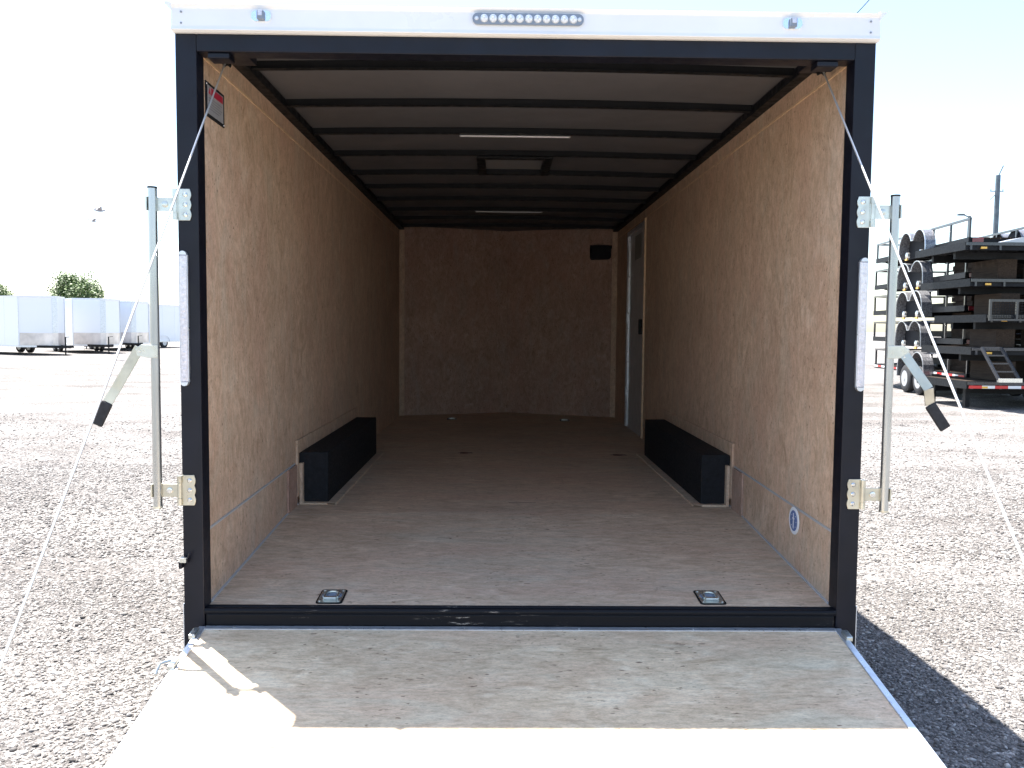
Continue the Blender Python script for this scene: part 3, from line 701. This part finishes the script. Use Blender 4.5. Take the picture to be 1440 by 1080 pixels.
def make_flat(L_=6.2, W_=2.1):
    """origin at the near left corner; long axis +x, seen on its long side"""
    t = empty('flatbed_trailer')
    fr = MB(); fr.box((0,0,0),(L_,.06,.16)); fr.box((0,W_-.06,0),(L_,W_,.16)); fr.box((0,.06,.0),(.06,W_-.06,.16)); fr.box((L_-.06,.06,0),(L_,W_-.06,.16))
    for i in range(1, 15): x = L_*i/15; fr.box((x-.025,.06,.02),(x+.025,W_-.06,.10))
    for y in (.6, 1.5): fr.box((.1,y-.04,-.14),(L_-.1,y+.04,0))
    fr.build('frame', 'rail', t)
    d = MB()
    for i in range(9): d.box((.06,.07+i*.219,.104),(L_-.06,.07+i*.219+.2,.150))
    d.build('deck', 'lumber', t)
    rr = MB(); rr.box((0,-.05,.09),(L_,-.035,.15))
    for i in range(11): x = .1+(L_-.2)*i/10; rr.box((x-.02,-.036,.0),(x+.02,.002,.14))
    rr.build('rub_rail', 'railgloss', t)
    for x in (.35, 2.6, 4.7): MB().box((x-.06,-.06,.02),(x+.06,-.045,.06)).build('marker_light', 'amber', t)
    MB().tube([(2.6,.2,-.2),(2.6,W_-.2,-.2)], .05, 8).tube([(3.5,.2,-.2),(3.5,W_-.2,-.2)], .05, 8).build('axle', 'rail', t)
    for x in (2.6, 3.5): MB().lathe((x,.12,-.2), [(0,.04),(.03,.09),(.08,.09)], 1, 14).build('hub', 'hub', t)
    return t
f0 = make_flat()
names_f = ['black flatbed trailer on the ground with red and white tape, under the right stack',
           'black flatbed trailer resting just above the taped one on the ground',
           'black flatbed trailer in the middle of the right stack, beside the mesh gate',
           'black flatbed trailer second from the top of the right stack',
           'black flatbed trailer on top of the right stack with a raised grey tail']
fz = [.42, 1.12, 1.80, 2.55, 3.26]; fx = [9.55, 9.75, 9.95, 9.7, 9.35]
flats = []
for i in range(5):
    o = f0 if i == 0 else copy_tree(f0); flats.append(o)
for i, o in enumerate(flats):
    o.location = (fx[i], 14.15+(0,.25,.1,.3,-.1)[i], GZ+fz[i]); tag(o, names_f[i], 'flatbed trailer', 'black flatbed trailers stacked five high')
x = 0; i = 0
while x < 6.0:
    MB().box((x+.02,-.056,.015), (x+.29,-.051,.075)).build('red_tape' if i % 2 == 0 else 'white_tape', 'redtape' if i % 2 == 0 else 'whitetape', flats[0]); x += .272; i += 1
for s in (.35, 1.75):
    for xx in (2.6, 3.5):
        wo = MB().lathe((xx, s-.1, -.06), [(0,.22),(0,.31),(.03,.355),(.17,.355),(.2,.31),(.2,.22)], 1, 22).build('wheel', 'tire', flats[0], smooth=True)
        MB().lathe((xx, s-.105, -.06), [(0,.2),(.03,.1),(0,.03)], 1, 14).build('rim', 'steelrim', wo)
MB().box((.15,.3,-.40),(.25,.4,0)).build('stand_leg', 'rail', flats[0]); MB().box((.15,1.7,-.40),(.25,1.8,0)).build('stand_leg', 'rail', flats[0])
# hanging ramp on the bottom trailer's near side, gate on the middle one, raised tail on the top one
rm = MB(); a0, a1 = Vector((.22,-.10,.86)), Vector((.62,-.10,.86)); b0, b1 = Vector((.40,-.45,.22)), Vector((.82,-.45,.22))
for p_, q_ in ((a0,b0),(a1,b1)): rm.bar(p_, q_, .05, .05)
for t_ in (0,.25,.5,.75): rm.bar(a0.lerp(b0,t_), a1.lerp(b1,t_), .03, .03)
ro = rm.build('loading_ramp', 'railgloss', flats[0]); MB().box((b0.x-.02,-.50,.17),(b1.x+.03,-.42,.25)).build('ramp_foot', 'hub', ro)
gt = MB(); gt.box((-.0,-.12,.42),(3.2,-.08,.47)); gt.box((0,-.12,.03),(3.2,-.08,.07))
for x in (0,.55,1.05,1.6,2.15,2.65,3.16): gt.box((x,-.12,.07),(x+.045,-.08,.42))
go = gt.build('mesh_gate', 'railgloss', flats[2])
me_ = MB()
for i in range(60): me_.box((.05+i*.052,-.102,.07),(.05+i*.052+.008,-.098,.42))
for j in range(6): me_.box((.045,-.104,.11+j*.055),(3.16,-.102,.118+j*.055))
me_.build('mesh', 'rail', go)
tl = MB().prism([(.75,.165),(6.1,.165),(6.1,.75),(1.2,.27)], 1, .05, .55)
tl.build('raised_tail', 'grille', flats[4])
blk = MB().box((-.14,-.45,0),(.14,.45,.34)); k0 = None
for lv in range(1, 5):
    for j, xx in enumerate((10.55, 11.6, 12.7)):
        zt = fz[lv]-.14; zb_ = fz[lv-1]+.16
        if k0 is None: k0 = MB().box((-.2,-.5,0),(.2,.5,1)).build('timber_block', 'lumber'); o = k0
        else: o = k0.copy(); C.objects.link(o)
        o.location = (xx+.1*math.sin(lv*3+j), 15.0, GZ+zb_); o.scale = (1, 1, zt-zb_)
        tag(o, '%s brown timber block in the %s gap of the flatbed stack' % (('left','middle','right')[j], ('lowest','second','third','highest')[lv-1]), 'timber block', 'timber blocks between the stacked flatbeds')
axm = Matrix.Translation((base[0], base[1], 0)) @ Matrix.Rotation(-AX, 4, 'Z')
for i in range(4):
    for (u, v, lab) in ((.45, .75, 'near'),):
        zb_ = tops[i]-.57+.131+(.004 if i else 0); zt = tops[i+1]-.57-.006
        b = MB(); hh = zt-zb_; n = 5
        for k in range(n): b.box((u+.02*math.sin(k*2+i), v+.03*math.cos(k+i), zb_+hh*k/n+.002), (u+1.15+.03*math.sin(k+i), v+1.05+.03*math.sin(k*3), zb_+hh*(k+1)/n-.004))
        b.v = [tuple(axm @ Vector(q)) for q in b.v]; o = b.build('board_pile', 'lumber'); o.location.z = GZ
        tag(o, 'dark board pile in the %s gap of the railed utility trailer stack' % ('lowest','second','third','highest')[i], 'board pile', 'board piles between the stacked utility trailers')
names_r = ['black flatbed trailer at the foot of the shadowed stack behind the flatbeds', 'second black flatbed trailer up in the shadowed stack behind the flatbeds',
    'black flatbed trailer midway up the shadowed stack behind the flatbeds', 'black flatbed trailer one below the top of the shadowed rear stack']
for i in range(4):  # rear stack added to block the sky and darken the flatbed gaps
    o = copy_tree(f0) if i else empty('x')
    if not i:
        bpy.data.objects.remove(o); o = copy_tree(flats[1])
    o.location = (11.75+.1*(i % 2), 18.3, GZ+.72+.74*i); tag(o, names_r[i], 'flatbed trailer', 'black flatbed trailers in the rear stack')
    for ch in list(o.children_recursive):
        if any(k in ch.name for k in ('tape', 'ramp', 'stand_leg', 'wheel', 'rim')): bpy.data.objects.remove(ch)
for i in range(5):
    for x in (.2, 2.0, 3.9, 5.6):
        pass
bpy.context.view_layer.update()

# ============================================================ POLES, WIRE, TREES
up_ = empty('utility_pole', (36.6, 60, GZ))
MB().tube([(0,0,0),(.05,0,13.2)], .24, 12, r_end=.17).build('pole', 'poleblue', up_, smooth=True)
MB().box((-.5,-.03,12.0),(.5,.03,12.06)).tube([(-.5,0,11.4),(0,0,11.9)], .03, 6).build('crossarm', 'poleblue', up_)
MB().tube([(-.45,0,12.05),(-.45,0,12.2)], .03, 6).tube([(.45,0,12.05),(.45,0,12.2)], .03, 6).tube([(.05,0,13.1),(.4,0,13.9)], .04, 6).build('insulator', 'poleblue', up_)
tag(up_, 'tall leaning wooden utility pole behind the right trailer stack', 'utility pole')
lp = empty('street_lamp', (34.5, 60, GZ))
MB().tube([(0,0,0),(.15,0,10.2)], .15, 10, r_end=.10).build('pole', 'poleblue', lp, smooth=True)
MB().tube([(.15,0,10.1),(-.35,0,10.3)], .05, 6).build('arm', 'poleblue', lp)
MB().box((-.75,-.12,10.22),(-.25,.12,10.36)).build('lamp_head', 'poleblue', lp, bevel=.04)
tag(lp, 'short yard lamp on a thin pole left of the utility pole', 'street lamp')
wr = MB(); A = Vector((16.0,40,15.3)); B = Vector((19.5,30,22)); 
pts = [A.lerp(B,i/20)-Vector((0,0,.9*math.sin(PI*i/20))) for i in range(21)]
tag(MB().tube(pts, .02, 5).build('overhead_wire', 'wire'), 'thin dark overhead wire crossing the sky above the roof', 'wire')
def tree(loc, rad, h, label, n=5200, seed=1, group=None):
    rs = random.Random(seed); t = empty('leafy_tree', loc)
    tr_ = MB().tube([(0,0,0),(.1,0,h*.25),(-.05,.05,h*.5),(.1,0,h*.75)], .30, 8, r_end=.08)
    for k in range(9):
        a = rs.uniform(0, 2*PI); z = h*rs.uniform(.25,.5); tr_.tube([(0,0,z),(math.cos(a)*rad*.4,math.sin(a)*rad*.4,z+h*.18),(math.cos(a)*rad*.75,math.sin(a)*rad*.75,z+h*.28)], .10, 6, r_end=.02)
    tr_.build('trunk', 'bark', t, smooth=True)
    cl = []
    for k in range(80):
        a = rs.uniform(0, 2*PI); e = rs.uniform(-.75, 1.0); rr = rad*rs.uniform(.45,.95)
        q = math.sqrt(max(0, 1-e*e)) if e > 0 else 1
        cl.append((math.cos(a)*rr*q, math.sin(a)*rr*q, h*.56+e*h*.40*rs.uniform(.7,1), rad*rs.uniform(.2,.36)))
    c = MB()
    for k in range(n):
        x, y, z, r_ = rs.choice(cl); u = Vector((rs.gauss(0,1), rs.gauss(0,1), rs.gauss(0,1))).normalized()*r_*rs.uniform(.6,1.05)
        p_ = Vector((x,y,z))+u; d1 = Vector((rs.gauss(0,1), rs.gauss(0,1), rs.gauss(0,.6))).normalized(); d2 = d1.orthogonal().normalized(); s_ = rs.uniform(.07,.15)*rad/2.6
        c.add([p_-d1*s_, p_+d2*s_*.5, p_+d1*s_, p_-d2*s_*.5], [(0,1,2,3)])
    me = bpy.data.meshes.new('crown'); me.from_pydata(c.v, [], c.f); me.materials.append(M['leaf']); o = bpy.data.objects.new('crown', me); C.objects.link(o); o.parent = t
    tag(t, label, 'tree', group)
tree((-46.0, 90, GZ), 2.9, 7.2, 'round green tree rising behind the white trailers', 16000, 3)
tree((-55.2, 90, GZ), 2.6, 6.2, 'green tree cut by the left edge of the photo', 12000, 9)

def bird(loc, rz, k, label):
    b = empty('bird', loc, rz); b.scale = (k, k, k)
    MB().ico((0,0,0), (.20,.07,.065), 2).ico((.2,0,.03), (.06,.045,.045), 1).prism([(-.16,-.03),(-.34,-.07),(-.34,.07),(-.16,.03)], 2, -.01, .01).build('body', 'birdgrey', b, smooth=True)
    for s in (-1, 1):
        MB().add([(.10,s*.04,.02),(-.10,s*.04,.02),(-.13,s*.30,.14),(.03,s*.34,.16),(-.16,s*.56,.02),(.10,s*.04,.035),(-.10,s*.04,.035),(-.13,s*.30,.155),(.03,s*.34,.175),(-.16,s*.56,.03)],
            [(0,1,2,3),(2,4,3),(5,8,7,6),(7,8,9),(0,3,8,5),(3,4,9,8),(4,2,7,9),(2,1,6,7),(1,0,5,6)]).build('wing', 'birdgrey', b)
    tag(b, label, 'bird', 'birds in the left sky')
bird((-18.47, 36.5, 6.31), R(35), 1.0, 'larger grey bird gliding in the white sky above the left trailers')
bird((-18.77, 36.5, 5.83), R(60), .7, 'smaller pale bird just below the other bird in the left sky')
